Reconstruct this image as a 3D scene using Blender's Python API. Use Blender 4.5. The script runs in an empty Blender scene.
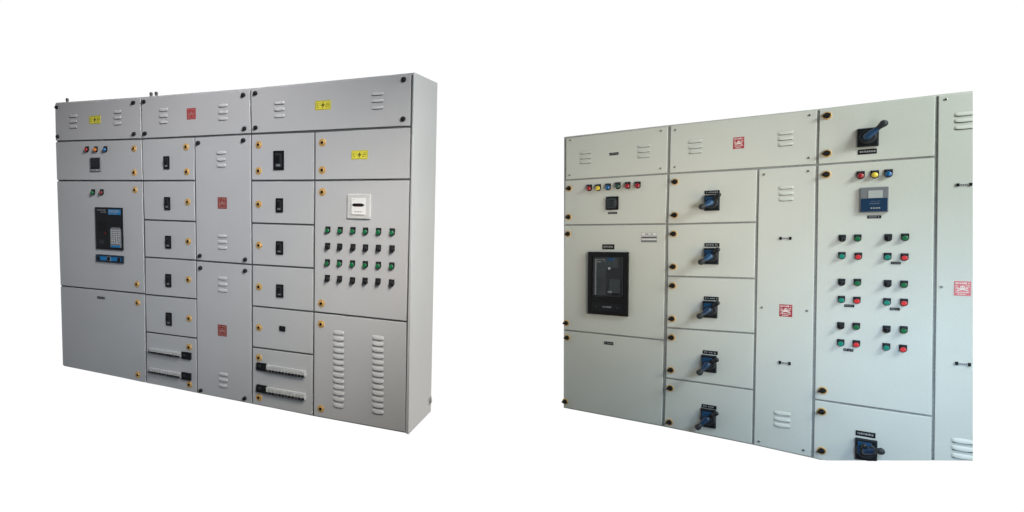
import bpy, bmesh, math, random
from mathutils import Vector, Matrix
random.seed(4)
SC = bpy.context.scene
COL = SC.collection
CAM_M = [[0.999985, -0.005554, 0.0, 0.0], [0.000321, 0.057796, -0.998328, 0.0], [0.005545, 0.998313, 0.057797, 1.530383], [0.0, 0.0, 0.0, 1.0]]
LEFT_M = [[0.883054, 0.469271, 0.000879, -2.18624], [-0.468818, 0.88228, -0.042329, 5.30772], [-0.020639, 0.036967, 0.999103, 0.26619], [0.0, 0.0, 0.0, 1.0]]
RIGHT_M = [[0.716146, 0.69795, -0.000879, 1.977816], [-0.697299, 0.71553, 0.042329, 5.05907], [0.030172, -0.029701, 0.999103, 0.0], [0.0, 0.0, 0.0, 1.0]]

# ------------------------------------------------------------------ camera
cd = bpy.data.cameras.new('camera'); cam = bpy.data.objects.new('camera', cd); COL.objects.link(cam)
cd.sensor_width = 36.0; cd.lens = 630/1024*36.0; cd.shift_x = (512-320)/1024.0
cd.clip_start = 0.05; cd.clip_end = 200
cam.matrix_world = Matrix(CAM_M); SC.camera = cam
SC.render.resolution_x = 1024; SC.render.resolution_y = 512
SC.view_settings.view_transform = 'Standard'; SC.view_settings.look = 'None'
SC.view_settings.exposure = 0; SC.view_settings.gamma = 1
# ------------------------------------------------------------------ world: a bright white surround behind the panels, made black behind the camera so the added lamps shade the fronts
wd = bpy.data.worlds.new('World'); SC.world = wd; wd.use_nodes = True
nt = wd.node_tree; nt.nodes.clear()
tc = nt.nodes.new('ShaderNodeTexCoord'); sp = nt.nodes.new('ShaderNodeSeparateXYZ')
mr = nt.nodes.new('ShaderNodeMapRange'); mr.interpolation_type = 'SMOOTHSTEP'
mr.inputs['From Min'].default_value = -0.35; mr.inputs['From Max'].default_value = 0.45
mr.inputs['To Min'].default_value = 0.0; mr.inputs['To Max'].default_value = 1.0
mx = nt.nodes.new('ShaderNodeMix'); mx.data_type = 'RGBA'
mx.inputs[6].default_value = (0.0, 0.0, 0.0, 1); mx.inputs[7].default_value = (1.02, 1.02, 1.02, 1)
bg = nt.nodes.new('ShaderNodeBackground'); bg.inputs[1].default_value = 1.0
wo = nt.nodes.new('ShaderNodeOutputWorld')
nt.links.new(tc.outputs['Generated'], sp.inputs[0]); nt.links.new(sp.outputs['Y'], mr.inputs['Value'])
nt.links.new(mr.outputs[0], mx.inputs[0]); nt.links.new(mx.outputs[2], bg.inputs[0]); nt.links.new(bg.outputs[0], wo.inputs[0])

def area(name, loc, target, spread, power, col):
    ld = bpy.data.lights.new(name, 'AREA'); ld.shape = 'SQUARE'; ld.size = 1.0; ld.spread = math.radians(spread)
    ld.energy = power; ld.color = col
    o = bpy.data.objects.new(name, ld); COL.objects.link(o); o.location = loc
    o.rotation_euler = (Vector(target)-Vector(loc)).to_track_quat('-Z', 'Y').to_euler()
    return o
area('high_right_fill', (4.3, 1.2, 3.5), (3.0, 4.0, 1.2), 160, 108.4, (0.923, 1.000, 0.981))  # added unseen fill from the upper right, no window there
area('side_right_fill', (4.6, 1.2, 1.4), (3.0, 4.0, 1.2), 160, 21.5, (0.887, 1.000, 0.800))  # added fill level with the right panel, unseen and not a window
area('low_cool_fill', (3.9, 2.2, -0.7), (3.9, 3.0, 0.6), 160, 5.3, (0.300, 0.650, 1.000))  # unseen cool fill added for the foot of the right panel
area('upper_fill', (0.2, 2.0, 3.3), (-1.7, 5.0, 1.9), 60, 18.0, (1.000, 0.975, 0.988))  # unseen fill added to brighten the left panel's upper left
area('front_fill', (0.6, 1.9, 2.75), (0.3, 4.1, 1.9), 50, 3.0, (0.936, 0.953, 1.000))  # added fill above the frame, brightens the left panel's upper right
area('front_fill', (0.6, 1.9, 2.75), (0.2, 4.2, 0.7), 50, 8.9, (1.000, 0.934, 0.853))  # second added fill, brightens the left panel's lower right
area('rear_fill', (0.9, 0.0, 2.2), (-1.6, 5.0, 0.6), 40, 8.1, (0.798, 0.898, 1.000))  # unseen fill added beside the camera for the left panel's lower left
area('cool_fill', (2.5, 1.7, 1.5), (3.3, 3.7, 0.4), 60, 6.9, (0.569, 0.758, 1.000))  # added bluish fill out of view, tints the right panel's lower right
area('right_panel_fill', (2.5, 1.7, 1.5), (2.3, 4.7, 1.9), 60, 5.3, (0.996, 0.973, 1.000))  # unseen near-white fill added for the right panel's upper left
area('right_panel_fill', (2.4, 1.9, -0.2), (2.3, 4.7, 1.9), 60, 3.7, (1.000, 0.749, 0.358))  # added warm fill from below, out of view, same aim
area('warm_side_fill', (2.4, 3.0, -0.6), (0.75, 4.2, 0.9), 70, 1.5, (1.000, 0.550, 0.350))  # unseen warm fill added to tint the left panel's side face

# ------------------------------------------------------------------ materials
def material(name, base, rough=0.5, metal=0.0, var=0.0, bump=0.0, scale=60.0, spec=0.5, dirt=0.0, coat=0.0):
    m = bpy.data.materials.new(name); m.use_nodes = True; t = m.node_tree; b = t.nodes['Principled BSDF']
    b.inputs['Roughness'].default_value = rough; b.inputs['Metallic'].default_value = metal
    b.inputs['Specular IOR Level'].default_value = spec; b.inputs['Coat Weight'].default_value = coat
    b.inputs['Base Color'].default_value = (*base, 1)
    co = t.nodes.new('ShaderNodeTexCoord')
    if var:
        n = t.nodes.new('ShaderNodeTexNoise'); n.inputs['Scale'].default_value = 3.0; n.inputs['Detail'].default_value = 6
        n2 = t.nodes.new('ShaderNodeTexNoise'); n2.inputs['Scale'].default_value = 95.0; n2.inputs['Detail'].default_value = 2
        ad = t.nodes.new('ShaderNodeMath'); ad.operation = 'ADD'
        r = t.nodes.new('ShaderNodeMapRange'); r.inputs['From Min'].default_value = 0.7; r.inputs['From Max'].default_value = 1.3
        r.inputs['To Min'].default_value = 1-var; r.inputs['To Max'].default_value = 1+var
        mu = t.nodes.new('ShaderNodeVectorMath'); mu.operation = 'SCALE'; mu.inputs[0].default_value = base
        for q in (n, n2): t.links.new(co.outputs['Object'], q.inputs['Vector'])
        t.links.new(n.outputs['Fac'], ad.inputs[0]); t.links.new(n2.outputs['Fac'], ad.inputs[1])
        t.links.new(ad.outputs[0], r.inputs['Value']); t.links.new(r.outputs[0], mu.inputs['Scale']); t.links.new(mu.outputs[0], b.inputs['Base Color'])
        rr = t.nodes.new('ShaderNodeMapRange'); rr.inputs['To Min'].default_value = rough-0.06; rr.inputs['To Max'].default_value = rough+0.06
        t.links.new(n.outputs['Fac'], rr.inputs['Value']); t.links.new(rr.outputs[0], b.inputs['Roughness'])
    if bump:
        n = t.nodes.new('ShaderNodeTexNoise'); n.inputs['Scale'].default_value = scale; n.inputs['Detail'].default_value = 3
        bp = t.nodes.new('ShaderNodeBump'); bp.inputs['Strength'].default_value = bump; bp.inputs['Distance'].default_value = 0.002
        t.links.new(co.outputs['Object'], n.inputs['Vector']); t.links.new(n.outputs['Fac'], bp.inputs['Height']); t.links.new(bp.outputs[0], b.inputs['Normal'])
    return m
M = dict(
 paintL=material('cool grey powder coat', (0.43, 0.435, 0.44), 0.42, var=0.035, bump=0.25, scale=140),
 paintR=material('pebble grey powder coat', (0.58, 0.60, 0.55), 0.40, var=0.03, bump=0.22, scale=140),
 gasket=material('dark gasket and slot shade', (0.075, 0.08, 0.08), 0.8, var=0.2),  # also stands in for the shade in the louvre slots
 gasketR=material('grey rubber gasket', (0.27, 0.28, 0.27), 0.8, var=0.2),
 black=material('black plastic', (0.006, 0.006, 0.007), 0.45, spec=0.3, bump=0.1),
 satin=material('satin black plastic', (0.010, 0.012, 0.014), 0.38, spec=0.3, bump=0.1),
 charcoal=material('charcoal plastic', (0.022, 0.025, 0.029), 0.5, spec=0.35, bump=0.15),
 hole=material('dark slot interior', (0.01, 0.01, 0.01), 0.9),
 brass=material('brass', (0.70, 0.44, 0.16), 0.45, 0.45, var=0.08, bump=0.15),
 steel=material('zinc plated steel', (0.38, 0.38, 0.36), 0.35, 0.85, var=0.1),
 red=material('red lens', (0.30, 0.012, 0.02), 0.25, coat=0.4), darkred=material('dark red lens', (0.16, 0.02, 0.02), 0.25, coat=0.4),
 brightred=material('bright red cap', (0.60, 0.035, 0.04), 0.3, coat=0.3),
 amber=material('amber lens', (0.50, 0.15, 0.02), 0.25, coat=0.4), yellow=material('yellow lens', (0.72, 0.55, 0.05), 0.25, coat=0.4),
 blue=material('blue lens', (0.005, 0.10, 0.27), 0.25, coat=0.4), green=material('green cap', (0.008, 0.13, 0.045), 0.3, coat=0.3),
 darkgreen=material('dark green lens', (0.01, 0.055, 0.035), 0.25, coat=0.4), teal=material('teal cap', (0.01, 0.22, 0.16), 0.3, coat=0.3),
 white=material('white plastic', (0.50, 0.50, 0.49), 0.45, bump=0.1), ivory=material('ivory card', (0.68, 0.68, 0.66), 0.6, var=0.02),
 grey=material('light grey plastic', (0.42, 0.43, 0.43), 0.4, var=0.05), midgrey=material('mid grey plastic', (0.17, 0.18, 0.19), 0.4, var=0.05),
 modgrey=material('pale module plastic', (0.44, 0.44, 0.43), 0.5, var=0.04), dull_ink=material('dull pink print ink', (0.34, 0.17, 0.15), 0.6),
 print_=material('pale engraved lettering', (0.26, 0.27, 0.27), 0.6),
 yel_st=material('yellow warning vinyl', (0.66, 0.60, 0.06), 0.5, var=0.04), red_st=material('red warning vinyl', (0.36, 0.022, 0.035), 0.5, var=0.06),
 red_st2=material('faded red warning vinyl', (0.64, 0.17, 0.19), 0.5, var=0.08), brown_st=material('dark red warning vinyl', (0.20, 0.022, 0.022), 0.5, var=0.1),
 pale_ink=material('pale print ink', (0.62, 0.55, 0.50), 0.6), pink_ink=material('white print ink', (0.75, 0.66, 0.62), 0.6),
 dark_ink=material('dark olive print ink', (0.10, 0.10, 0.01), 0.6),
 cyan=material('bright blue plate', (0.012, 0.17, 0.40), 0.35), navy=material('navy blue plate', (0.006, 0.030, 0.075), 0.35, bump=0.1),
 bluep=material('blue plastic', (0.008, 0.055, 0.135), 0.4, bump=0.1), glass=material('smoked glass window', (0.022, 0.032, 0.036), 0.18, coat=0.3),
 lcd=material('pale lcd glass', (0.40, 0.43, 0.42), 0.2), needle=material('dark red needle', (0.10, 0.01, 0.01), 0.4),
)
# ------------------------------------------------------------------ mesh helpers: x right, z up, -y out of the front
class MB:
    def __init__(s): s.bm = bmesh.new(); s.mats = []
    def mi(s, m):
        if m not in s.mats: s.mats.append(m)
        return s.mats.index(m)
    def prism(s, pts, y0, y1, m, bev=0.0, seg=2):
        b = bmesh.new()
        f = [b.verts.new((x, y0, z)) for x, z in pts]; r = [b.verts.new((x, y1, z)) for x, z in pts]
        b.faces.new(f); b.faces.new(r[::-1])
        n = len(pts)
        for i in range(n): b.faces.new((f[i], r[i], r[(i+1) % n], f[(i+1) % n]))
        s.take(b, m, bev, seg)
    def take(s, b, m, bev=0.0, seg=2, smooth=False):
        bmesh.ops.recalc_face_normals(b, faces=b.faces)
        if bev: bmesh.ops.bevel(b, geom=[e for e in b.edges], offset=bev, segments=seg, affect='EDGES', profile=0.6)
        k = s.mi(m); vm = {}
        for v in b.verts: vm[v] = s.bm.verts.new(v.co)
        for fc in b.faces:
            try:
                q = s.bm.faces.new([vm[v] for v in fc.verts]); q.material_index = k; q.smooth = smooth
            except ValueError: pass
        b.free()
    def box(s, x, z, w, h, y0, y1, m, bev=0.0, seg=2):
        s.prism([(x-w/2, z-h/2), (x+w/2, z-h/2), (x+w/2, z+h/2), (x-w/2, z+h/2)], y0, y1, m, bev, seg)
    def disc(s, x, z, r, y0, y1, m, n=28, r1=None, bev=0.0, rx=1.0):
        """cylinder whose axis is y, y0 = front"""
        b = bmesh.new(); r1 = r if r1 is None else r1
        ring = lambda rr, y: [b.verts.new((x+rr*math.cos(a)*rx, y, z+rr*math.sin(a))) for a in [2*math.pi*i/n for i in range(n)]]
        rs = [ring(r1, y1)]
        if bev: rs += [ring(r, y0+bev), ring(r-bev*.4, y0+bev*.35), ring(r-bev, y0)]
        else: rs += [ring(r, y0)]
        for p, q in zip(rs, rs[1:]):
            for i in range(n): b.faces.new((p[i], p[(i+1) % n], q[(i+1) % n], q[i]))
        b.faces.new(rs[-1]); b.faces.new(rs[0][::-1])
        s.take(b, m)
    def dome(s, x, z, r, y0, h, m, n=24, k=5):
        b = bmesh.new(); rs = []
        for j in range(k):
            a = j/k*math.pi/2; rs.append([b.verts.new((x+r*math.cos(a)*math.cos(t), y0-h*math.sin(a), z+r*math.cos(a)*math.sin(t))) for t in [2*math.pi*i/n for i in range(n)]])
        top = b.verts.new((x, y0-h, z))
        for p, q in zip(rs, rs[1:]):
            for i in range(n): b.faces.new((p[i], p[(i+1) % n], q[(i+1) % n], q[i]))
        for i in range(n): b.faces.new((rs[-1][i], rs[-1][(i+1) % n], top))
        b.faces.new(rs[0][::-1]); s.take(b, m, smooth=True)
    def bar(s, p0, p1, r0, r1, m, n=16, caps=True, flat=1.0):
        """tapered round bar between two points, rounded ends"""
        p0, p1 = Vector(p0), Vector(p1); d = (p1-p0).normalized(); u = d.cross(Vector((0, 1, 0)))
        u = (u if u.length > .01 else Vector((1, 0, 0))).normalized(); w = d.cross(u)
        st = [(-r0, 0.02), (-r0*.7, .72), (0, 1)]; L = (p1-p0).length; b = bmesh.new(); rs = []
        prof = [(-r0*math.cos(a), r0*math.sin(a)) for a in [math.radians(q) for q in (8, 35, 62, 90)]]
        prof += [(L+r1*math.sin(a), r1*math.cos(a)) for a in [math.radians(q) for q in (0, 28, 55, 82)]]
        for t, r in prof: rs.append([b.verts.new(p0+d*t+u*(r*math.cos(a))+w*(r*flat*math.sin(a))) for a in [2*math.pi*i/n for i in range(n)]])
        for p, q in zip(rs, rs[1:]):
            for i in range(n): b.faces.new((p[i], p[(i+1) % n], q[(i+1) % n], q[i]))
        b.faces.new(rs[0][::-1]); b.faces.new(rs[-1]); s.take(b, m, smooth=True)
    def hood(s, w, h, d, m, mh):
        """pressed louvre: sheet swells out downwards and stops at an open lower lip"""
        b = bmesh.new(); nu, nv = 18, 7; g = []
        for j in range(nv+1):
            v = j/nv; row = []
            for i in range(nu+1):
                u = -1+2*i/nu; e = max(0.0, 1-abs(u)**3.2)**0.5
                z = h/2-h*v*(0.55+0.45*e) if v > 0 else h/2-h*(1-e)*.5
                y = -d*e*math.sin(min(1, v*1.15)*math.pi/2)-0.0004
                row.append(b.verts.new((u*w/2, y, z)))
            g.append(row)
        for j in range(nv):
            for i in range(nu): b.faces.new((g[j][i], g[j+1][i], g[j+1][i+1], g[j][i+1]))
        s.take(b, m, smooth=True)
        b = bmesh.new(); lip = [(v.x, v.z) for v in [Vector(((-1+2*i/nu)*w/2*.97, 0, 0)) for i in range(nu+1)]]
        zb = -h/2
        s.box(0, zb-0.0005, w*.90, h*.16, -0.0018, 0.001, mh)  # dark strip painted in for the shade under the lip
        b.free()
    def mesh(s, name):
        me = bpy.data.meshes.new(name); s.bm.normal_update()
        s.bm.to_mesh(me); s.bm.free()
        for m in s.mats: me.materials.append(M[m])
        return me
def link(name, me, parent, loc=(0, 0, 0), label=None):
    o = bpy.data.objects.new(name, me); COL.objects.link(o); o.parent = parent; o.location = loc
    if label: o['label'] = label
    return o
def root(name, mat, label, cat):
    o = bpy.data.objects.new(name, None); COL.objects.link(o); o.matrix_world = Matrix(mat)
    o['label'] = label; o['category'] = cat; o.empty_display_size = 0.3
    return o
def shrink(pts, g):
    c = [sum(p[0] for p in pts)/len(pts), sum(p[1] for p in pts)/len(pts)]; n = len(pts)
    # offset each edge inwards by g and intersect neighbours
    E = []
    for i in range(n):
        a, b = Vector(pts[i]), Vector(pts[(i+1) % n]); d = (b-a).normalized(); nn = Vector((-d.y, d.x))
        if (Vector(c)-a).dot(nn) < 0: nn = -nn
        E.append((a+nn*g, d))
    out = []
    for i in range(n):
        (a, d), (b, e) = E[i-1], E[i]; den = d.x*e.y-d.y*e.x
        t = ((b-a).x*e.y-(b-a).y*e.x)/den; out.append(tuple(a+d*t))
    return out
# ------- layout measured in metres on each panel front: x from its left edge, z up
LEFT_DOORS = [('cover', 
 [(0.0094, 2.2047), (0.9481, 2.1913), (0.9481, 1.883), (0.0016, 1.8953)], 
 {'knob': [(0.036, 2.1679), (0.8777, 2.1545), (0.037, 1.933), (0.8776, 1.9234)], 
 'louvre': [(0.2235, 2.0911, 0.087, 0.0331), 
 (0.2214, 2.047, 0.0871, 0.0332), 
 (0.2194, 2.0043, 0.0871, 0.0332), 
 (0.7091, 2.0976, 0.0835, 0.0316), 
 (0.7076, 2.0539, 0.0836, 0.0316), 
 (0.706, 2.0102, 0.0838, 0.0317)], 
 'yellow': [(0.464, 2.0481, 0.126, 0.0632)]}), 
 ('cover', 
 [(0.9481, 2.1913), (1.9332, 2.1854), (1.9372, 1.8832), (0.9481, 1.883)], 
 {'knob': [(0.9838, 2.1562), (1.879, 2.1459), (0.9881, 1.9223), (1.8873, 1.9214)], 
 'louvre': [(1.167, 2.0883, 0.0831, 0.0302), 
 (1.1659, 2.0444, 0.0832, 0.0303), 
 (1.1648, 2.0004, 0.0833, 0.0303), 
 (1.7057, 2.088, 0.0803, 0.0285), 
 (1.7052, 2.041, 0.0804, 0.0286), 
 (1.7047, 1.998, 0.0805, 0.0287)], 
 'red': [(1.4259, 2.0446, 0.0816, 0.0786)]}), 
 ('cover', 
 [(1.9332, 2.1854), (3.0798, 2.1952), (3.0816, 1.8845), (1.9372, 1.8832)], 
 {'knob': [(1.9774, 2.1514), (1.978, 1.9237), (3.0312, 2.1609), (3.0322, 1.9313)], 
 'louvre': [(2.1642, 2.0782, 0.0773, 0.0272), 
 (2.1642, 2.0361, 0.0774, 0.0272), 
 (2.1642, 1.9933, 0.0775, 0.0272), 
 (2.8623, 2.0895, 0.0789, 0.025), 
 (2.863, 2.0483, 0.0789, 0.0251), 
 (2.8637, 2.0077, 0.079, 0.0251)], 
 'yellow': [(2.4893, 2.0432, 0.115, 0.0587)]}), 
 ('door', [(0.0016, 1.8953), (0.9481, 1.883), (0.95, 1.5706), (-0.0005, 1.5752)], {'lock': [(0.8691, 1.8137), (0.8666, 1.6329)]}), 
 ('door', [(-0.0005, 1.5752), (0.95, 1.5706), (0.9475, 0.7034), (-0.0018, 0.6957)], {'lock': [(0.8697, 1.501), (0.8681, 0.7739)]}), 
 ('door', 
 [(-0.0018, 0.6957), (0.9475, 0.7034), (0.9377, -0.0071), (-0.0082, 0.0059)], 
 {'lock': [(0.87, 0.6286), (0.8568, 0.0527)], 'plate': [(0.4771, 0.634, 0.0866, 0.0188)]}), 
 ('door', [(0.9481, 1.883), (1.4512, 1.8816), (1.4495, 1.5704), (0.95, 1.5706)], {'lock': [(1.375, 1.8123), (1.3781, 1.6347)]}), 
 ('door', [(0.95, 1.5706), (1.4495, 1.5704), (1.4509, 1.2745), (0.9547, 1.2755)], {'lock': [(1.3824, 1.416)]}), 
 ('door', [(0.9547, 1.2755), (1.4509, 1.2745), (1.4507, 0.9924), (0.9546, 0.9892)], {'lock': [(1.3817, 1.1284)]}), 
 ('door', [(0.9546, 0.9892), (1.4507, 0.9924), (1.4487, 0.7058), (0.9484, 0.6996)], {'lock': [(1.3784, 0.846)]}), 
 ('door', [(0.9484, 0.6996), (1.4487, 0.7058), (1.4466, 0.4117), (0.9504, 0.4056)], {'lock': [(1.3796, 0.5557)]}), 
 ('door', [(0.9504, 0.4056), (1.4466, 0.4117), (1.4434, -0.0049), (0.9388, -0.0069)], {'lock': [(1.3757, 0.3389), (1.3733, 0.0525)]}), 
 ('cover', 
 [(1.4512, 1.8816), (1.9372, 1.8832), (1.9381, 0.9898), (1.4516, 0.9902)], 
 {'knob': [(1.4884, 1.8374), (1.8785, 1.8429), (1.4899, 1.0289), (1.8872, 1.0232)], 
 'louvre': [(1.6875, 1.7649, 0.0777, 0.029), 
 (1.687, 1.7178, 0.0778, 0.0291), 
 (1.6865, 1.6755, 0.0779, 0.0292), 
 (1.6913, 1.1812, 0.0787, 0.0298), 
 (1.6909, 1.14, 0.0788, 0.0299), 
 (1.6904, 1.0972, 0.0789, 0.0299)], 
 'red': [(1.6922, 1.4129, 0.0792, 0.0808)]}), 
 ('cover', 
 [(1.4516, 0.9902), (1.9381, 0.9898), (1.9362, -0.0062), (1.4434, -0.0049)], 
 {'knob': [(1.494, 0.94), (1.8867, 0.9446), (1.4833, 0.0243), (1.8764, 0.0271)], 
 'louvre': [(1.6897, 0.8802, 0.0793, 0.0302), 
 (1.6892, 0.8362, 0.0793, 0.0303), 
 (1.6887, 0.7914, 0.0795, 0.0303), 
 (1.6881, 0.1784, 0.0805, 0.0313), 
 (1.6877, 0.1359, 0.0806, 0.0313), 
 (1.6872, 0.0927, 0.0807, 0.0314)], 
 'red': [(1.6819, 0.4976, 0.0801, 0.0836)]}), 
 ('door', [(1.9372, 1.8832), (2.4296, 1.8801), (2.4308, 1.5679), (1.9371, 1.5682)], {'lock': [(2.0002, 1.8089), (1.9995, 1.634)]}), 
 ('door', [(1.9371, 1.5682), (2.4308, 1.5679), (2.4289, 1.2796), (1.9388, 1.2775)], {'lock': [(1.9986, 1.4088)]}), 
 ('door', [(1.9388, 1.2775), (2.4289, 1.2796), (2.4292, 0.9945), (1.9406, 0.9899)], {'lock': [(1.9999, 1.1282)]}), 
 ('door', [(1.9406, 0.9899), (2.4292, 0.9945), (2.4295, 0.7041), (1.9399, 0.6998)], {'lock': [(1.9988, 0.8396)]}), 
 ('door', [(1.9399, 0.6998), (2.4295, 0.7041), (2.4282, 0.4134), (1.9392, 0.4079)], {'lock': [(1.9977, 0.5535)]}), 
 ('door', [(1.9392, 0.4079), (2.4282, 0.4134), (2.43, -0.0074), (1.9362, -0.0062)], {'lock': [(1.9968, 0.3394), (1.9957, 0.0523)]}), 
 ('door', 
 [(2.4296, 1.8801), (3.0816, 1.8845), (3.0834, 1.5723), (2.4308, 1.5679)], 
 {'lock': [(2.4875, 1.8091), (2.4874, 1.6341)], 'yellow': [(2.7488, 1.7255, 0.1125, 0.0554)]}), 
 ('door', [(2.4308, 1.5679), (3.0834, 1.5723), (3.0817, 0.7041), (2.4295, 0.7041)], {'lock': [(2.4892, 1.4941), (2.4881, 0.7676)]}), 
 ('door', 
 [(2.4295, 0.7041), (3.0817, 0.7041), (3.0888, 0.0003), (2.43, -0.0074)], 
 {'lock': [(2.4869, 0.6288), (2.4889, 0.056)], 
 'louvre': [(2.6144, 0.588, 0.0832, 0.0343), 
 (2.6148, 0.5479, 0.0833, 0.0344), 
 (2.6152, 0.5078, 0.0834, 0.0345), 
 (2.6157, 0.4675, 0.0835, 0.0345), 
 (2.6161, 0.4272, 0.0835, 0.0346), 
 (2.6165, 0.3868, 0.0836, 0.0347), 
 (2.6169, 0.3464, 0.0837, 0.0347), 
 (2.6173, 0.3058, 0.0837, 0.0348), 
 (2.6178, 0.2652, 0.0839, 0.0348), 
 (2.6182, 0.2245, 0.0839, 0.0349), 
 (2.6186, 0.1838, 0.084, 0.0349), 
 (2.619, 0.1429, 0.0841, 0.035), 
 (2.6195, 0.102, 0.0841, 0.0351), 
 (2.8903, 0.5854, 0.0814, 0.0345), 
 (2.8909, 0.546, 0.0815, 0.0345), 
 (2.8916, 0.5065, 0.0816, 0.0347), 
 (2.8923, 0.4669, 0.0817, 0.0348), 
 (2.8929, 0.4273, 0.0817, 0.0348), 
 (2.8936, 0.3876, 0.0818, 0.0349), 
 (2.8943, 0.3478, 0.0819, 0.035), 
 (2.8949, 0.3079, 0.0819, 0.0349), 
 (2.8956, 0.268, 0.082, 0.035), 
 (2.8963, 0.228, 0.082, 0.0351), 
 (2.897, 0.188, 0.0821, 0.0351), 
 (2.8976, 0.1478, 0.0822, 0.0352), 
 (2.8983, 0.1076, 0.0822, 0.0353)]})]
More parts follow.
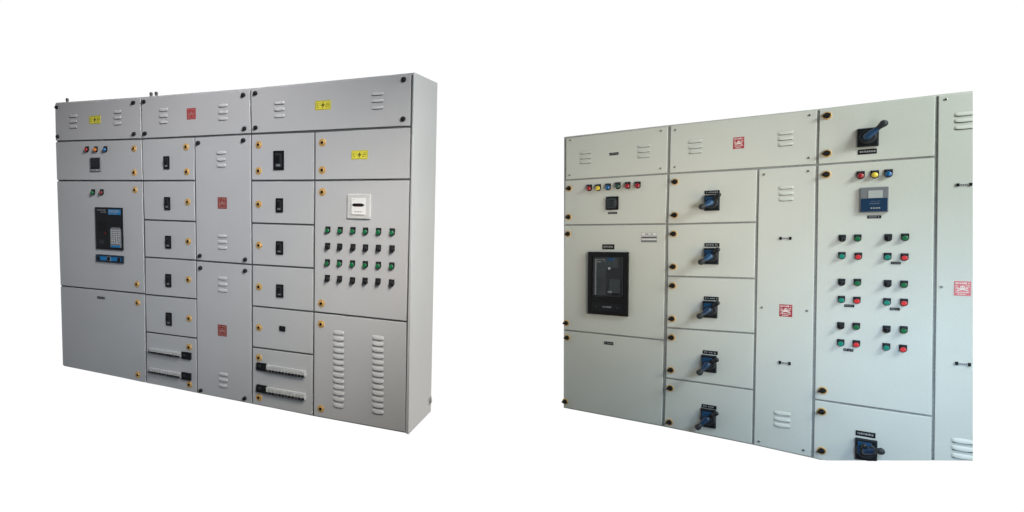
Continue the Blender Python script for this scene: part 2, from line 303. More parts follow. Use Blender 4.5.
RIGHT_DOORS = [('cover', 
 [(0.0065, 2.2053), (0.7652, 2.2058), (0.7642, 1.8561), (0.0103, 1.8608)], 
 {'louvre': [(0.1707, 2.0709, 0.0863, 0.03), 
 (0.1711, 2.0314, 0.0863, 0.0301), 
 (0.1715, 1.9942, 0.0863, 0.03), 
 (0.6007, 2.0759, 0.0901, 0.0297), 
 (0.6012, 2.0372, 0.0901, 0.0297), 
 (0.6016, 1.9993, 0.0901, 0.0297)], 
 'plate': [(0.3869, 2.0361, 0.0664, 0.0199)], 
 'screw': [(0.0467, 2.1789), (0.7172, 2.1712), (0.0441, 1.8987), (0.7158, 1.8978)]}), 
 ('door', 
 [(0.0037, 1.8612), (0.7642, 1.8561), (0.7593, 1.4903), (0.0019, 1.4975)], 
 {'lock': [(0.0428, 1.7925), (0.0413, 1.562)], 'plate': [(0.3818, 1.5829, 0.0666, 0.0154)]}), 
 ('door', 
 [(0.0019, 1.4975), (0.7593, 1.4903), (0.7549, 0.6413), (0.0045, 0.6444)], 
 {'lock': [(0.0371, 1.4257), (0.0302, 0.7038)], 'plate': [(0.3535, 1.3227, 0.0896, 0.0386)], 'rating': [(0.6439, 1.3935, 0.1097, 0.074)]}), 
 ('door', 
 [(0.0045, 0.6444), (0.7549, 0.6413), (0.7518, 0.0083), (0.0113, 0.0119)], 
 {'lock': [(0.0396, 0.5862), (0.0289, 0.0648)], 'plate': [(0.365, 0.5768, 0.0672, 0.0232)]}), 
 ('cover', 
 [(0.7731, 2.2055), (1.6214, 2.1968), (1.6191, 1.8464), (0.7708, 1.8556)], 
 {'louvre': [(0.9381, 2.0713, 0.0851, 0.0283), 
 (0.9385, 2.031, 0.0851, 0.0282), 
 (0.939, 1.9964, 0.085, 0.0283), 
 (1.4562, 2.0673, 0.0845, 0.0299), 
 (1.4566, 2.0309, 0.0845, 0.0299), 
 (1.4571, 1.994, 0.0845, 0.0298)], 
 'red': [(1.1985, 2.0304, 0.0633, 0.0772)], 
 'screw': [(0.8115, 2.166), (0.8101, 1.9001), (1.5797, 2.1637), (1.5783, 1.8931)]}), 
 ('door', 
 [(0.7694, 1.8557), (1.3104, 1.8466), (1.3061, 1.4907), (0.7646, 1.488)], 
 {'lock': [(0.8134, 1.7933), (0.813, 1.5533)], 'plate': [(1.0464, 1.7045, 0.0908, 0.0251)]}), 
 ('door', 
 [(0.7646, 1.488), (1.3061, 1.4907), (1.3048, 1.1139), (0.7678, 1.1104)], 
 {'lock': [(0.8082, 1.4177), (0.8084, 1.1806)], 'plate': [(1.0498, 1.3387, 0.0908, 0.025)]}), 
 ('door', 
 [(0.7678, 1.1104), (1.3048, 1.1139), (1.3067, 0.7451), (0.7657, 0.7346)], 
 {'lock': [(0.8068, 1.043), (0.8051, 0.8036)], 'plate': [(1.0496, 0.9658, 0.0909, 0.0251)]}), 
 ('door', 
 [(0.7657, 0.7346), (1.3067, 0.7451), (1.3043, 0.3666), (0.7635, 0.3663)], 
 {'lock': [(0.8041, 0.667), (0.8017, 0.4303)], 'plate': [(1.0482, 0.5876, 0.0911, 0.0252)]}), 
 ('door', 
 [(0.7635, 0.3663), (1.3043, 0.3666), (1.3051, -0.003), (0.7571, 0.0086)], 
 {'lock': [(0.7994, 0.2981), (0.7971, 0.0489)], 'plate': [(1.0462, 0.2074, 0.0912, 0.0253)]}), 
 ('cover', 
 [(1.3104, 1.8466), (1.6181, 1.8465), (1.6208, -0.0177), (1.3051, -0.003)], 
 {'louvre': [(1.4629, 1.7135, 0.0844, 0.0298), 
 (1.4634, 1.6746, 0.0844, 0.0299), 
 (1.4639, 1.6376, 0.0844, 0.0299), 
 (1.461, 0.2408, 0.0902, 0.034), 
 (1.4615, 0.2009, 0.0903, 0.034), 
 (1.462, 0.1629, 0.0903, 0.034)], 
 'plate': [(1.4651, 1.3817, 0.0633, 0.0195), (1.4715, 0.5704, 0.0633, 0.0208)], 
 'red': [(1.4723, 0.9122, 0.0685, 0.0793)], 
 'screw': [(1.3445, 1.8061), (1.5769, 1.8094), (1.3433, 0.9226), (1.5816, 0.9185), (1.3387, 0.0281), (1.5766, 0.0251)]}), 
 ('door', 
 [(1.6234, 2.1965), (2.1567, 2.1989), (2.1568, 1.8454), (1.6211, 1.845)], 
 {'lock': [(1.6665, 2.1483), (1.6686, 1.9127)], 'plate': [(1.8596, 1.9046, 0.0871, 0.0303)]}), 
 ('door', 
 [(1.6211, 1.845), (2.1568, 1.8454), (2.1669, 0.3534), (1.6234, 0.3588)], 
 {'lock': [(1.6675, 1.7809), (1.6679, 0.4234)], 
 'plate': [(1.8969, 1.5088, 0.0634, 0.018), 
 (1.9963, 1.2334, 0.0436, 0.0154), 
 (1.7882, 0.9654, 0.0472, 0.016), 
 (1.9961, 0.9609, 0.0437, 0.0154), 
 (1.7882, 0.6928, 0.0473, 0.016)]}), 
 ('door', 
 [(1.6234, 0.3588), (2.1669, 0.3534), (2.1687, 0.0776), (1.753, -0.0248), (1.6218, -0.0175)], 
 {'lock': [(1.6652, 0.2895), (1.6676, 0.0423)], 'plate': [(1.8748, 0.1903, 0.0918, 0.0317)]}), 
 ('cover', 
 [(2.1576, 2.1988), (2.3189, 2.1977), (2.3489, 0.1164), (2.1687, 0.0805)], 
 {'louvre': [(2.2684, 2.0753, 0.0823, 0.028), 
 (2.2689, 2.0395, 0.0823, 0.0279), 
 (2.2695, 2.0004, 0.0823, 0.0279), 
 (2.2869, 0.2395, 0.0941, 0.0349), 
 (2.2875, 0.1967, 0.0941, 0.0349), 
 (2.2881, 0.1528, 0.0941, 0.0349)], 
 'plate': [(2.2737, 1.6785, 0.0626, 0.0167), (2.283, 0.6733, 0.0627, 0.019)], 
 'red': [(2.2746, 1.0964, 0.0667, 0.0814)], 
 'screw': [(2.1941, 2.1668), (2.191, 1.1013)]})]
LEFT_DEV = {'ammeter': [(2.7519, 1.4057, 0.158, 0.1536)], 
 'block': [(1.3554, 0.2724, 0.086, 0.0521), (1.3525, 0.1149, 0.0864, 0.054), (2.0233, 0.2801, 0.0782, 0.0529), (2.0228, 0.1222, 0.0785, 0.0533)], 
 'breaker': [(0.5946, 1.1976, 0.2915, 0.3323)], 
 'button': [('green', 2.5334, 1.2513), 
 ('green', 2.6226, 1.2513), 
 ('green', 2.7115, 1.2528), 
 ('green', 2.7986, 1.2529), 
 ('green', 2.887, 1.253), 
 ('green', 2.9767, 1.2532), 
 ('black', 2.5326, 1.1453), 
 ('black', 2.6203, 1.1448), 
 ('black', 2.7128, 1.1461), 
 ('black', 2.8001, 1.1472), 
 ('black', 2.8872, 1.1484), 
 ('black', 2.9772, 1.1497), 
 ('green', 2.5318, 1.0387), 
 ('green', 2.6198, 1.0408), 
 ('green', 2.7109, 1.0416), 
 ('green', 2.8001, 1.0424), 
 ('green', 2.889, 1.0433), 
 ('green', 2.9776, 1.0443), 
 ('black', 2.5327, 0.9362), 
 ('black', 2.6209, 0.9363), 
 ('black', 2.7122, 0.9337), 
 ('black', 2.8, 0.9371), 
 ('black', 2.8876, 0.9389), 
 ('black', 2.9781, 0.9382)], 
 'indicator': [('red', 0.3712, 1.8207), ('amber', 0.4699, 1.8181), ('blue', 0.5743, 1.8162), ('green', 0.4272, 1.4811), ('darkred', 0.5211, 1.4816)], 
 'isolator': [(1.1923, 1.7031, 0.0537, 0.0941), 
 (1.1921, 1.4033, 0.054, 0.0954), 
 (1.1942, 1.1153, 0.0543, 0.0966), 
 (1.1895, 0.8273, 0.0547, 0.0979), 
 (1.1877, 0.5319, 0.055, 0.0993), 
 (2.1619, 1.7023, 0.0804, 0.1264), 
 (2.1673, 1.4045, 0.0549, 0.0935), 
 (2.1689, 1.1182, 0.0553, 0.0914), 
 (2.1705, 0.8253, 0.0557, 0.0892), 
 (2.1905, 0.5679, 0.0454, 0.0347)], 
 'meter': [(0.4652, 1.7009, 0.1158, 0.1097)], 
 'module': [(0.5933, 0.9586, 0.2973, 0.0583)], 
 'strip': [(1.1488, 0.2574, 0.3139, 0.0344), (1.1451, 0.1013, 0.3151, 0.0346), (2.2195, 0.2819, 0.3093, 0.0419), (2.2197, 0.1259, 0.3104, 0.0423)]}
RIGHT_DEV = {'breaker': [(0.3567, 1.0388, 0.3011, 0.4875)], 
 'button': [('black', 1.7503, 1.3801), 
 ('green', 1.8232, 1.3815), 
 ('black', 1.9613, 1.3825), 
 ('green', 2.0352, 1.385), 
 ('teal', 1.7503, 1.2733), 
 ('red', 1.8275, 1.2707), 
 ('teal', 1.9602, 1.2708), 
 ('red', 2.0343, 1.2684), 
 ('black', 1.7511, 1.1084), 
 ('green', 1.8255, 1.1104), 
 ('black', 1.9624, 1.1092), 
 ('green', 2.0339, 1.1089), 
 ('teal', 1.7512, 1.002), 
 ('red', 1.8247, 1.0011), 
 ('teal', 1.9613, 1.0008), 
 ('red', 2.0354, 1.0022), 
 ('black', 1.7505, 0.8385), 
 ('green', 1.8241, 0.8416), 
 ('black', 1.9622, 0.8371), 
 ('green', 2.0364, 0.8407), 
 ('teal', 1.7519, 0.7333), 
 ('red', 1.8255, 0.7347), 
 ('teal', 1.9623, 0.7321), 
 ('red', 2.0353, 0.7306)], 
 'controller': [(1.8955, 1.611, 0.1295, 0.1515)], 
 'indicator': [('red', 0.2043, 1.7858), 
 ('yellow', 0.2727, 1.7832), 
 ('blue', 0.3473, 1.784), 
 ('darkgreen', 0.4196, 1.7886), 
 ('red', 0.4904, 1.7864), 
 ('red', 0.5619, 1.7848), 
 ('red', 1.8314, 1.7632), 
 ('yellow', 1.8962, 1.7631), 
 ('blue', 1.9573, 1.7644)], 
 'meter': [(0.3809, 1.6575, 0.0903, 0.1022)], 
 'switch': [((1.0473, 1.6309, 0.0938, 0.1105), (1.0022, 1.602), (1.0968, 1.6811)), 
 ((1.0483, 1.26, 0.0896, 0.1142), (1.0026, 1.2197), (1.0956, 1.307)), 
 ((1.0457, 0.8887, 0.0899, 0.1187), (0.9987, 0.8431), (1.0984, 0.9403)), 
 ((1.0431, 0.5092, 0.0931, 0.119), (1.0023, 0.4508), (1.0979, 0.5485)), 
 ((1.0442, 0.1276, 0.0932, 0.129), (0.9966, 0.0685), (1.1001, 0.1801)), 
 ((1.8621, 1.9894, 0.0993, 0.1129), (1.9348, 2.0535), (1.8402, 1.9611)), 
 ((1.8793, 0.0979, 0.1026, 0.1314), (1.9474, 0.12), (1.8721, 0.13))]}
LEFT_OUT = [(0.0049, 2.2098), (0.9482, 2.1957), (1.9332, 2.1907), (3.0945, 2.1998), (3.106, -0.0055), (2.43, -0.0123), (1.4433, -0.0088), (-0.0097, 0.0005)]
RIGHT_OUT = [(-0.0108, 2.2154), (0.7665, 2.2114), (1.6223, 2.201), (2.1567, 2.2029), (2.3227, 2.2015), (2.3528, 0.1146), (1.7723, -0.0294), (1.6249, -0.0206), (1.3051, -0.007), (0.7545, 0.0037), (0.0089, 0.0065)]
LEFT_BACK = [(0.3958, 2.2071), (0.439, 0.0178)]
CLIP = [[(2.298, 2.2571), (2.3293, 0.0864)],[(1.559, -0.0468), (2.394, 0.1553)]]
# ------------------------------------------------------------------ fittings (each builder returns a mesh centred on its own origin)
def m_louvre(w, h, paint):
    b = MB(); b.hood(w, h*(.76 if paint == 'paintL' else .74), 0.0072 if paint == 'paintL' else .0055, paint, 'gasket'); return b.mesh('louvre')  # gasket colour doubles as painted shade in the slot
def m_knob():      # black thumb screw
    b = MB(); b.disc(0, 0, .015, -.004, 0, 'charcoal'); b.disc(0, 0, .0125, -.018, -.004, 'black', bev=.003); b.box(0, 0, .014, .003, -.0195, -.018, 'charcoal'); return b.mesh('thumb_screw')
def m_screw():
    b = MB(); b.disc(0, 0, .0075, -.004, 0, 'steel', bev=.002); b.box(0, 0, .010, .002, -.0048, -.0035, 'charcoal'); return b.mesh('screw')
def m_lockL():     # brass rose with a dark key barrel
    b = MB(); b.disc(0, 0, .0255, -.003, 0, 'brass', bev=.0012); b.disc(0, 0, .0150, -.006, -.003, 'brass', bev=.0015)
    b.disc(0, 0, .0088, -.009, -.006, 'black'); b.box(.003, .001, .005, .019, -.012, -.009, 'black', .001); return b.mesh('lock')
def m_lockR():     # black quarter turn knob on a brass rose
    b = MB(); b.disc(0, 0, .0240, -.005, 0, 'brass', bev=.002); b.disc(0, 0, .0170, -.014, -.005, 'black', bev=.003)
    b.bar((-.013, -.021, -.003), (.014, -.020, .004), .0085, .0065, 'black'); return b.mesh('lock')
def m_plate(w, h):
    b = MB(); b.box(0, 0, w, h, -.002, 0, 'black', .0004, 1); r = random.Random(int(w*1e4+h*1e5)); x = -w*.40
    while x < w*.38:      # engraved characters too small to read
        q = r.uniform(.05, .12)*w
        b.box(x+q/2, r.uniform(-.03, .03)*h, q, h*.34, -.0024, -.002, 'print_'); x += q+.035*w*(3 if r.random() < .25 else 1)
    return b.mesh('nameplate')
def m_handle_plate(w, h):   # pull: two dark ends and a pale middle
    b = MB(); b.box(0, 0, w*.62, h*.55, -.004, 0, 'grey', .001)
    for s in (-1, 1): b.box(s*w*.40, 0, w*.2, h, -.006, 0, 'black', .0015)
    for k in range(4): b.box((k-1.5)*w*.13, 0, w*.07, h*.3, -.0045, -.004, 'charcoal')
    return b.mesh('nameplate')
def strokes(b, w, h, rows, mat, y, seed, fill=.75, x0=0, z0=0):
    r = random.Random(seed)
    for j in range(rows):
        z = z0+h/2-(j+.5)*h/rows; x = x0-w/2
        while x < x0+w/2-.003:
            q = min(r.uniform(.07, .22)*w, x0+w/2-x)
            if r.random() < fill: b.box(x+q/2, z, q*.8, h/rows*r.uniform(.35, .62), y-.0004, y, mat)
            x += q
def m_yellow(w, h):
    b = MB(); b.box(0, 0, w, h, -.0012, 0, 'yel_st', .0004, 1); y = -.0012
    for s in (-1, 1): b.box(0, s*h*.44, w*.92, h*.035, y-.0004, y, 'dark_ink'); b.box(s*w*.465, 0, w*.02, h*.86, y-.0004, y, 'dark_ink')
    b.prism([(w*.05, h*.40), (-w*.13, -h*.07), (-w*.02, -h*.07), (-w*.06, -h*.42), (w*.13, h*.10), (w*.02, h*.10)], y-.0006, y, 'dark_ink')
    strokes(b, w*.26, h*.55, 3, 'dark_ink', y, 3, .8, -w*.28); strokes(b, w*.26, h*.55, 3, 'dark_ink', y, 8, .8, w*.28)
    return b.mesh('warning_sticker')
def m_red(w, h, mat='red_st', ink='pale_ink', seed=1):
    b = MB(); b.box(0, 0, w, h, -.0012, 0, mat, .0004, 1); y = -.0012
    strokes(b, w*.86, h*.2, 1, ink, y, seed, .85, 0, h*.36)
    # a skull shaped blot over crossed strokes, then a line of small print
    b.disc(0, h*.07, h*.13, y-.0005, y, ink, 16)
    b.box(0, -h*.06, h*.14, h*.09, y-.0005, y, ink)
    for s in (-1, 1):
        b.disc(s*h*.055, h*.08, h*.033, y-.0009, y-.0004, mat, 10)
        b.prism([(s*w*.34, -h*.19), (s*w*.38, -h*.13), (-s*w*.30, h*.04) , (-s*w*.34, -h*.01)], y-.0003, y, ink)
    strokes(b, w*.26, h*.34, 3, ink, y, seed+5, .7, -w*.32, h*.08); strokes(b, w*.26, h*.34, 3, ink, y, seed+9, .7, w*.32, h*.08)
    strokes(b, w*.86, h*.26, 2, ink, y, seed+2, .8, 0, -h*.33)
    return b.mesh('warning_sticker')
def m_rating(w, h):
    b = MB(); b.box(0, 0, w, h, -.0015, 0, 'grey', .0004, 1)
    b.box(-.0, h*.33, w*.94, h*.26, -.002, -.0015, 'ivory'); b.box(0, -.02*h, w*.96, h*.10, -.002, -.0015, 'charcoal'); b.box(0, -h*.38, w*.96, h*.18, -.002, -.0015, 'midgrey')
    b.box(0, -h*.19, w*.9, h*.13, -.002, -.0015, 'ivory'); strokes(b, w*.5, h*.16, 1, 'charcoal', -.002, 5, .8, 0, h*.33); return b.mesh('rating_plate')

MC = {}
def cached(key, fn, *a):
    if key not in MC: MC[key] = fn(*a)
    return MC[key]
def build_doors(R, doors, paint, side):
    """every door and bolted cover, its fittings as sub-parts"""
    for kind, poly, ft in doors:
        p = shrink(poly, 0.0062 if side == 'L' else 0.0062)
        cx = sum(q[0] for q in p)/len(p); cz = sum(q[1] for q in p)/len(p)
        b = MB(); b.prism([(x-cx, z-cz) for x, z in p], 0.0, 0.0205, paint, .0028, 2)
        d = link('door' if kind == 'door' else 'cover_panel', b.mesh(kind), R, (cx, 0, cz))
        at = lambda v: (v[0]-cx, 0, v[1]-cz)
        for v in ft.get('knob', []): link('thumb_screw', cached('knob', m_knob), d, at(v))
        for v in ft.get('screw', []): link('screw', cached('screw', m_screw), d, at(v))
        for v in ft.get('lock', []): link('lock', cached('lock'+side, m_lockL if side == 'L' else m_lockR), d, at(v))
        for v in ft.get('louvre', []):
            w, h = round(v[2]/.01)*.01, round(v[3]/.004)*.004
            link('louvre', cached(('lv', side, w, h), m_louvre, w, h, paint), d, at(v))
        for v in ft.get('plate', []):
            if side == 'R' and kind == 'cover' and v[2] > .06 and v[0] > 1.2: me = m_handle_plate(v[2], v[3])
            else: me = m_plate(v[2], v[3])
            link('nameplate', me, d, at(v))
        for v in ft.get('yellow', []): link('warning_sticker', m_yellow(v[2], v[3]), d, at(v), 'yellow rectangular warning sticker')
        for i, v in enumerate(ft.get('red', [])):
            if side == 'L': me = m_red(v[2], v[3], 'brown_st' if v[1] < 1.8 else 'red_st', 'dull_ink', 3)
            else: me = m_red(v[2], v[3], 'red_st2' if v[0] > 2.15 else 'red_st', 'pink_ink', 7)
            link('warning_sticker', me, d, at(v), 'red square danger sticker')
        for v in ft.get('rating', []): link('rating_plate', m_rating(v[2], v[3]), d, at(v))

def shield(b, w, h, y0, y1, m, bev=.0015):
    pts = [(-w/2, h/2), (w/2, h/2)]+[(w/2*math.cos(a), -h*.10+w/2*math.sin(a)) for a in [-math.pi*i/12 for i in range(13)]]
    b.prism(pts[::-1], y0, y1, m, bev)
def m_bezel(w):
    b = MB(); shield(b, w*1.02, w*1.35, -.006, 0, 'black'); b.disc(0, -w*.13, w*.46, -.014, -.006, 'black', bev=.002)
    b.box(0, w*.48, w*.8, w*.22, -.008, -.006, 'charcoal', .0006, 1); return b.mesh('bezel')
def m_cap(w, col):
    b = MB(); b.disc(0, -w*.13, w*.40, -.022, -.012, col, bev=.003); return b.mesh('cap')
def m_blackcap(w):   # selector: a ridged knob
    b = MB(); b.disc(0, -w*.13, w*.42, -.020, -.012, 'black', bev=.003); b.box(0, -w*.13, w*.2, w*.78, -.030, -.019, 'satin', .003); return b.mesh('knob')
def m_lens(w, col):
    b = MB(); b.disc(0, -w*.10, w*.43, -.018, -.012, col); b.dome(0, -w*.10, w*.43, -.018, w*.25, col); return b.mesh('lens')
def build_button(R, col, x, z, w, name='push_button'):
    o = link(name, cached(('bezel', w), m_bezel, w), R, (x, -.0005, z), '%s %s in a black bezel' % (dict(black='black', teal='teal green').get(col, col), name.replace('_', ' ')))
    if col == 'black': link('knob', cached(('bk', w), m_blackcap, w), o)
    elif name == 'push_button': link('cap', cached(('cap', w, col), m_cap, w, 'brightred' if col == 'red' else col), o)
    else: link('lens', cached(('lens', w, col), m_lens, w, col), o)

# ------------------------------------------------------------------ LEFT PANEL
A = root('electrical_panel', LEFT_M, 'cool grey steel panel showing its side face, with rows of green and black buttons', 'electrical panel')
def housing_left():
    (yt, zt), (yb, zb) = LEFT_BACK
    b = MB(); bm = bmesh.new(); n = len(LEFT_OUT)
    F = [bm.verts.new((x, .016, z)) for x, z in LEFT_OUT]
    Bk = []
    for i, (x, z) in enumerate(LEFT_OUT):
        top = z > 1; xr = 3.098 if i == 3 else (3.108 if i == 4 else x)
        Bk.append(bm.verts.new((xr, .44, (z+.004) if top else z+.012)))
    bm.faces.new(F); bm.faces.new(Bk[::-1])
    for i in range(n): bm.faces.new((F[i], Bk[i], Bk[(i+1) % n], F[(i+1) % n]))
    b.take(bm, 'paintL', .003)
    me = b.mesh('housing'); return me
link('housing', housing_left(), A)
# right-hand corner post flush with the doors, gasket sheet showing in the seams
b = MB(); b.prism([(3.0865, -.002), (3.106, -.005), (3.0945, 2.1985), (3.0865, 2.1985)][::1], .001, .030, 'paintL', .002); link('corner_post', b.mesh('corner_post'), A)
b = MB(); b.prism(shrink([(q[0], q[1]) for q in LEFT_OUT], .014), .008, .0165, 'gasket'); link('gasket', b.mesh('gasket'), A)
build_doors(A, LEFT_DOORS, 'paintL', 'L')
# lifting eyes on the roof
for x, y in ((.125, .03), (1.025, .03), (1.075, .03)):
    b = MB(); b.disc(0, .004, .011, -.005, .005, 'steel'); b.disc(0, .022, .014, -.006, .006, 'midgrey', 20); b.disc(0, .022, .006, -.0065, .0065, 'charcoal', 14)
    link('lifting_eye', b.mesh('lifting_eye'), A, (x, y, 2.192 if x > .5 else 2.205))
for col, x, z in LEFT_DEV['indicator']: build_button(A, col, x, z, .036, 'indicator_light')
for col, x, z in LEFT_DEV['button']: build_button(A, col, x, z, .034)
for x, z, w, h in LEFT_DEV['meter']:
    b = MB(); b.box(0, 0, w, h, -.010, 0, 'midgrey', .003); b.box(0, h*.06, w*.84, h*.78, -.0125, -.010, 'satin', .001)
    o = link('power_meter', b.mesh('power_meter'), A, (x, -.0005, z))
    b = MB()
    for k in range(3): b.box(0, h*(.30-.19*k), w*.66, h*.12, -.0135, -.0125, 'charcoal')
    for k in range(4): b.box((k-1.5)*w*.2, -h*.415, w*.12, h*.05, -.0125, -.0095, 'grey', .0005, 1)
    link('display', b.mesh('display'), o)
for x, z, w, h in LEFT_DEV['breaker']:
    b = MB(); b.box(0, 0, w, h, -.012, 0, 'black', .003); b.box(0, 0, w*.93, h*.95, -.016, -.012, 'satin', .002)
    o = link('circuit_breaker', b.mesh('circuit_breaker'), A, (x, -.0005, z))
    b = MB(); b.box(w*.24, h*.395, w*.45, h*.125, -.019, -.016, 'cyan', .001)
    for k, q in enumerate((.045, .05, .032, .055, .05)): b.disc(w*(.08+.078*k), h*.41, w*.034, -.0196, -.019, 'print_', 12); b.disc(w*(.08+.078*k), h*.41, w*.018, -.0199, -.0196, 'cyan', 8)
    strokes(b, w*.40, h*.03, 1, 'print_', -.019, 4, .8, w*.25, h*.352); link('maker_plate', b.mesh('maker_plate'), o)
    b = MB(); g = [(w*.08, -h*.44), (w*.47, -h*.44), (w*.47, -h*.01), (w*.43, h*.03), (w*.13, h*.03), (w*.08, -h*.02)]
    b.prism(g, -.022, -.016, 'midgrey', .002)
    for j in range(7):
        for i in range(4): b.box(w*(.145+.085*i), -h*(.035+.05*j), w*.052, h*.030, -.0245, -.022, 'grey', .0008, 1)
    b.box(w*.275, -h*.415, w*.34, h*.045, -.0235, -.022, 'cyan', .0008, 1); link('trip_unit', b.mesh('trip_unit'), o)
    b = MB(); b.box(-w*.22, 0, w*.46, h*.9, -.0166, -.0155, 'satin', .0004, 1); strokes(b, w*.36, h*.10, 2, 'midgrey', -.0166, 9, .6, -w*.24, h*.41); b.disc(-w*.12, -h*.12, w*.02, -.018, -.016, 'red', 10)
    b.box(-w*.25, h*.05, w*.30, h*.22, -.018, -.016, 'black', .001); b.box(-w*.25, -h*.32, w*.2, h*.10, -.018, -.016, 'charcoal', .001); link('front_plate', b.mesh('front_plate'), o)
for x, z, w, h in LEFT_DEV['module']:
    b = MB(); b.box(0, 0, w, h, -.012, 0, 'charcoal', .002); b.box(0, 0, w*.95, h*.82, -.016, -.012, 'navy', .001)
    for k in (-1, 0, 1): b.disc(k*w*.37, 0, h*.27, -.024, -.016, 'black', bev=.002)
    b.box(0, 0, w*.86, h*.5, -.0168, -.016, 'cyan', .0005, 1)
    b.box(0, 0, w*.13, h*.62, -.020, -.016, 'midgrey', .001); link('lock_bar', b.mesh('lock_bar'), A, (x, -.0005, z))
for x, z, w, h in LEFT_DEV['isolator']:
    b = MB(); b.box(0, 0, w, h, -.008, 0, 'black', .002)
    o = link('breaker_toggle', b.mesh('breaker_toggle'), A, (x, -.0005, z))
    if h > .05:
        b = MB(); b.box(0, 0, w*.62, h*.74, -.011, -.008, 'charcoal', .001); b.box(0, h*.10, w*.36, h*.34, -.024, -.010, 'black', .003)
        b.box(0, -h*.27, w*.4, h*.1, -.0125, -.011, 'midgrey', .0006, 1)
    else:
        b = MB(); b.box(0, 0, w*.55, h*.5, -.012, -.008, 'satin', .001)
    link('toggle', b.mesh('toggle'), o)
for (x, z, w, h), (bx, bz, bw, bh) in zip(LEFT_DEV['strip'], LEFT_DEV['block']):
    lo = x < bx; zz = bz
    b = MB(); b.box(0, 0, w, h*.95, -.016, 0, 'grey', .0015); n = 12
    for k in range(n):
        q = -w/2+(k+.5)*w/n; b.box(q, h*.05, w/n*.82, h*.60, -.020, -.016, 'modgrey', .001, 1); b.box(q, -h*.36, w/n*.66, h*.30, -.030, -.016, 'black' if k % 3 else 'charcoal', .0015, 1)
    o = link('miniature_breaker_row', b.mesh('miniature_breaker_row'), A, (x, -.0005, zz))
    b = MB(); b.box(0, 0, bw, bh, -.016, 0, 'black', .002); b.box(0, bh*.1, bw*.8, bh*.45, -.020, -.016, 'satin', .0015); b.box(-bw*.1, bh*.12, bw*.25, bh*.2, -.030, -.019, 'charcoal', .0015)
    link('main_switch', b.mesh('main_switch'), o, (bx-x, 0, 0))
for x, z, w, h in LEFT_DEV['ammeter']:
    b = MB(); b.box(0, 0, w, h, -.012, 0, 'white', .004)
    b.box(0, 0, w*.66, h*.70, -.0135, -.012, 'grey', .001); o = link('analogue_meter', b.mesh('analogue_meter'), A, (x, -.0005, z), 'square white meter with a dark scale bar')
    b = MB(); b.box(0, 0, w*.60, h*.66, -.0175, -.0135, 'ivory', .001)
    pts = [(-w*.29, h*.06), (-w*.17, h*.125), (w*.17, h*.125), (w*.29, h*.06), (w*.17, -h*.005), (-w*.17, -h*.005)]
    b.prism(pts, -.0195, -.0175, 'black', .0006, 1); b.box(0, h*.025, w*.26, h*.018, -.0203, -.0195, 'needle')
    for k in (-1, 0, 1): b.box(k*w*.12, -h*.21, w*.03, h*.05, -.018, -.0175, 'midgrey')
    b.box(0, -h*.21, w*.22, h*.014, -.0182, -.0175, 'midgrey'); b.box(-w*.2, h*.27, w*.05, h*.03, -.018, -.0175, 'midgrey')
    link('dial', b.mesh('dial'), o)
# small bolt low on the rear edge of the side face
b = MB(); b.box(0, 0, .05, .05, -.004, 0, 'gasketR', .001); b.disc(0, 0, .013, -.012, -.004, 'steel', 12)
o = link('side_bolt', b.mesh('side_bolt'), A, (3.106, .415, .09)); o.rotation_euler = (0, 0, math.pi/2)

# ------------------------------------------------------------------ RIGHT PANEL
B = root('electrical_panel', RIGHT_M, 'pale greenish grey panel cropped at one side, with blue rotary handles on its doors', 'electrical panel')
b = MB(); b.prism(RIGHT_OUT, .016, .45, 'paintR', .003); link('housing', b.mesh('housing'), B)
b = MB(); b.prism(shrink(RIGHT_OUT, .012), .006, .0165, 'gasketR'); link('gasket', b.mesh('gasket'), B)
build_doors(B, RIGHT_DOORS, 'paintR', 'R')
for col, x, z in RIGHT_DEV['indicator']: build_button(B, col, x, z, .040 if x < 1 else .037, 'indicator_light')
for col, x, z in RIGHT_DEV['button']: build_button(B, col, x, z, .034)
for x, z, w, h in RIGHT_DEV['meter']:
    b = MB(); b.box(0, 0, w, h, -.012, 0, 'black', .003); o = link('power_meter', b.mesh('power_meter'), B, (x, -.0005, z))
    b = MB(); b.box(-w*.04, 0, w*.72, h*.74, -.015, -.012, 'glass', .001)
    for k in range(3): b.box(-w*.08, h*(.2-.2*k), w*.45, h*.10, -.0158, -.015, 'satin')
    b.box(w*.34, h*.02, w*.035, h*.45, -.0158, -.0145, 'midgrey'); link('display', b.mesh('display'), o)
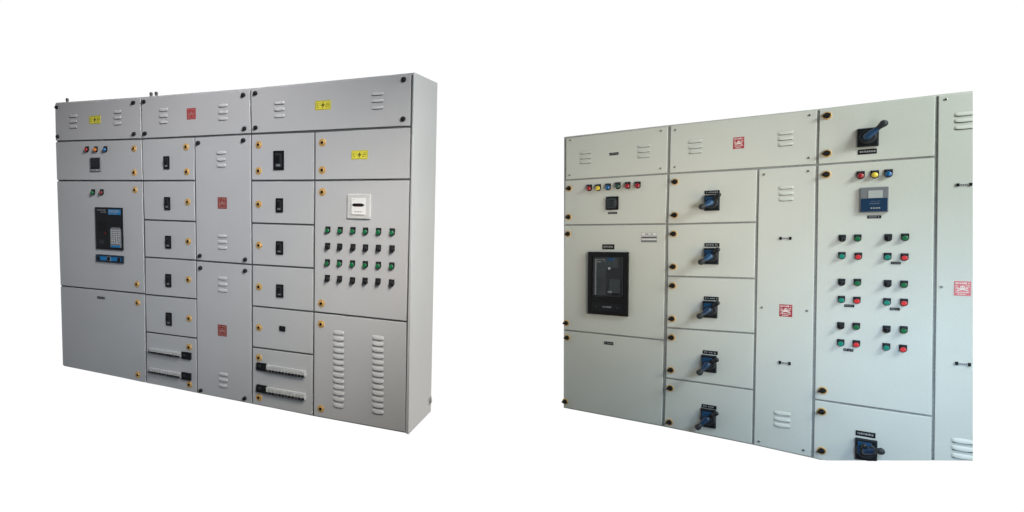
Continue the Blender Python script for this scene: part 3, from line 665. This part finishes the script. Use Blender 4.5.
for x, z, w, h in RIGHT_DEV['breaker']:
    b = MB()
    for sx in (-1, 1): b.box(sx*w*.455, 0, w*.09, h, -.022, 0, 'black', .003)
    b.box(0, h*.465, w*.82, h*.07, -.0215, 0, 'black', .003); b.box(0, -h*.36, w*.82, h*.28, -.0215, 0, 'black', .003)
    o = link('circuit_breaker', b.mesh('circuit_breaker'), B, (x, -.0005, z), 'large black framed circuit breaker behind a window')
    b = MB(); b.box(0, h*.11, w*.80, h*.66, -.006, -.001, 'charcoal', .001); b.box(0, h*.11, w*.74, h*.61, -.008, -.006, 'glass', .001)
    b.box(-w*.315, h*.10, w*.035, h*.58, -.010, -.008, 'midgrey', .0008, 1)
    b.box(w*.15, h*.02, w*.38, h*.46, -.011, -.008, 'charcoal', .002); b.box(w*.17, -h*.05, w*.28, h*.24, -.014, -.011, 'glass', .002); b.box(w*.05, -h*.13, w*.10, h*.03, -.016, -.011, 'midgrey', .001)
    b.box(w*.06, h*.385, w*.17, h*.05, -.010, -.008, 'bluep', .0008, 1); b.box(w*.30, h*.25, w*.08, h*.30, -.0105, -.008, 'charcoal', .001)
    b.disc(w*.03, h*.24, w*.03, -.014, -.010, 'grey', 14); b.box(w*.2, -h*.16, w*.16, h*.03, -.018, -.014, 'black', .001)
    strokes(b, w*.22, h*.07, 2, 'midgrey', -.008, 11, .7, -w*.18, h*.36); strokes(b, w*.2, h*.2, 5, 'charcoal', -.008, 12, .7, -w*.16, 0)
    link('window', b.mesh('window'), o)
    b = MB(); b.box(0, -h*.375, w*.74, h*.13, -.025, -.0215, 'satin', .002); strokes(b, w*.22, h*.05, 1, 'midgrey', -.025, 14, .8, 0, -h*.37)
    for k in (-1, 1): b.disc(k*w*.26, -h*.375, w*.03, -.029, -.025, 'charcoal', 14)
    link('lower_strip', b.mesh('lower_strip'), o)
for x, z, w, h in RIGHT_DEV['controller']:
    b = MB(); b.box(0, 0, w, h, -.014, 0, 'midgrey', .004); o = link('relay_controller', b.mesh('relay_controller'), B, (x, -.0005, z), 'square controller with pale screen over a navy keypad')
    b = MB(); b.box(w*.04, h*.22, w*.50, h*.30, -.016, -.014, 'lcd', .001); link('screen', b.mesh('screen'), o)
    b = MB(); b.box(0, -h*.20, w*.93, h*.52, -.0165, -.014, 'navy', .001); strokes(b, w*.42, h*.16, 3, 'bluep', -.0165, 21, .95, w*.03, -h*.12)
    strokes(b, w*.40, h*.04, 1, 'midgrey', -.0165, 25, .9, w*.03, -h*.06); strokes(b, w*.40, h*.04, 1, 'midgrey', -.0165, 26, .9, w*.03, -h*.15)
    for k in range(4): b.box(w*(-.09+.09*k), -h*.33, w*.065, h*.06, -.019, -.0165, 'print_', .001, 1)
    link('keypad', b.mesh('keypad'), o)
for i, ((x, z, w, h), kn, nb) in enumerate(RIGHT_DEV['switch']):
    s = max(w, h)/2
    b = MB(); b.box(0, 0, w, h, -.014, 0, 'charcoal', .004); b.box(0, 0, w*.88, h*.88, -.018, -.014, 'satin', .002)
    b.disc(0, 0, s*.72, -.034, -.018, 'charcoal', bev=.004); b.disc(0, 0, s*.42, -.050, -.034, 'satin', bev=.004)
    o = link('rotary_switch', b.mesh('rotary_switch'), B, (x, -.0005, z))
    kx, kz, nx, nz = kn[0]-x, kn[1]-z, nb[0]-x, nb[1]-z
    b = MB()
    d = Vector((kx, 0, kz)).normalized(); e = Vector((nx, 0, nz))
    b.bar((0, -.052, 0), (kx*.84, -.068, kz*.84), .020, .012, 'bluep' if i in (0, 1, 5) else 'navy', flat=.7)
    b.bar((kx*.74, -.070, kz*.74), (kx, -.075, kz), .014, .021, 'charcoal')
    if i != 5: b.bar((nx*.62, -.046, nz*.62), (nx, -.055, nz), .012, .016, 'satin')
    link('lever', b.mesh('lever'), o)
    b = MB()   # blue scale plate on the face
    if i == 5: pts = [(-w*.30, -h*.10), (-w*.05, -h*.22), (w*.38, h*.36), (w*.05, h*.34)]
    else: pts = [(-w*.36, -h*.20), (-w*.36, h*.36), (w*.26, h*.36), (w*.02, h*.06)]
    b.prism(pts, -.0365, -.0175, 'bluep', .001, 1); link('scale_plate', b.mesh('scale_plate'), o)

# the photographed panel ends at a straight right edge and a straight foot: trim what crosses them
bpy.context.view_layer.update()
BI = B.matrix_world.inverted()
def trim(o):
    (ax, az), (bx, bz) = CLIP[0]; (cx, cz), (dx, dz) = CLIP[1]
    T = BI @ o.matrix_world; me = o.data; pl = []
    for (p, q, sgn) in (((ax, az), (bx, bz), 1), ((cx, cz), (dx, dz), -1)):
        d = Vector((q[0]-p[0], 0, q[1]-p[1])).normalized(); n = Vector((-d.z, 0, d.x))
        if sgn == 1 and n.x < 0: n = -n
        if sgn == -1 and n.z > 0: n = -n
        pl.append((Vector((p[0], 0, p[1])), n))
    cut = [(c, n) for c, n in pl if any((T @ v.co-c).dot(n) > 1e-4 for v in me.vertices)]
    if not cut: return
    if all((T @ v.co-cut[0][0]).dot(cut[0][1]) > 0 for v in me.vertices): bpy.data.objects.remove(o); return
    me = me.copy(); o.data = me; bm = bmesh.new(); bm.from_mesh(me); TI = T.inverted(); R3 = TI.to_3x3()
    for c, n in cut:
        r = bmesh.ops.bisect_plane(bm, geom=list(bm.verts)+list(bm.edges)+list(bm.faces), plane_co=TI @ c, plane_no=R3 @ n, clear_outer=True)
        ed = [g for g in r['geom_cut'] if isinstance(g, bmesh.types.BMEdge)]
        if ed: bmesh.ops.holes_fill(bm, edges=ed, sides=0)
    bm.to_mesh(me); bm.free()
for o in list(B.children_recursive):
    if o.type == 'MESH' and len(o.data.vertices): trim(o)
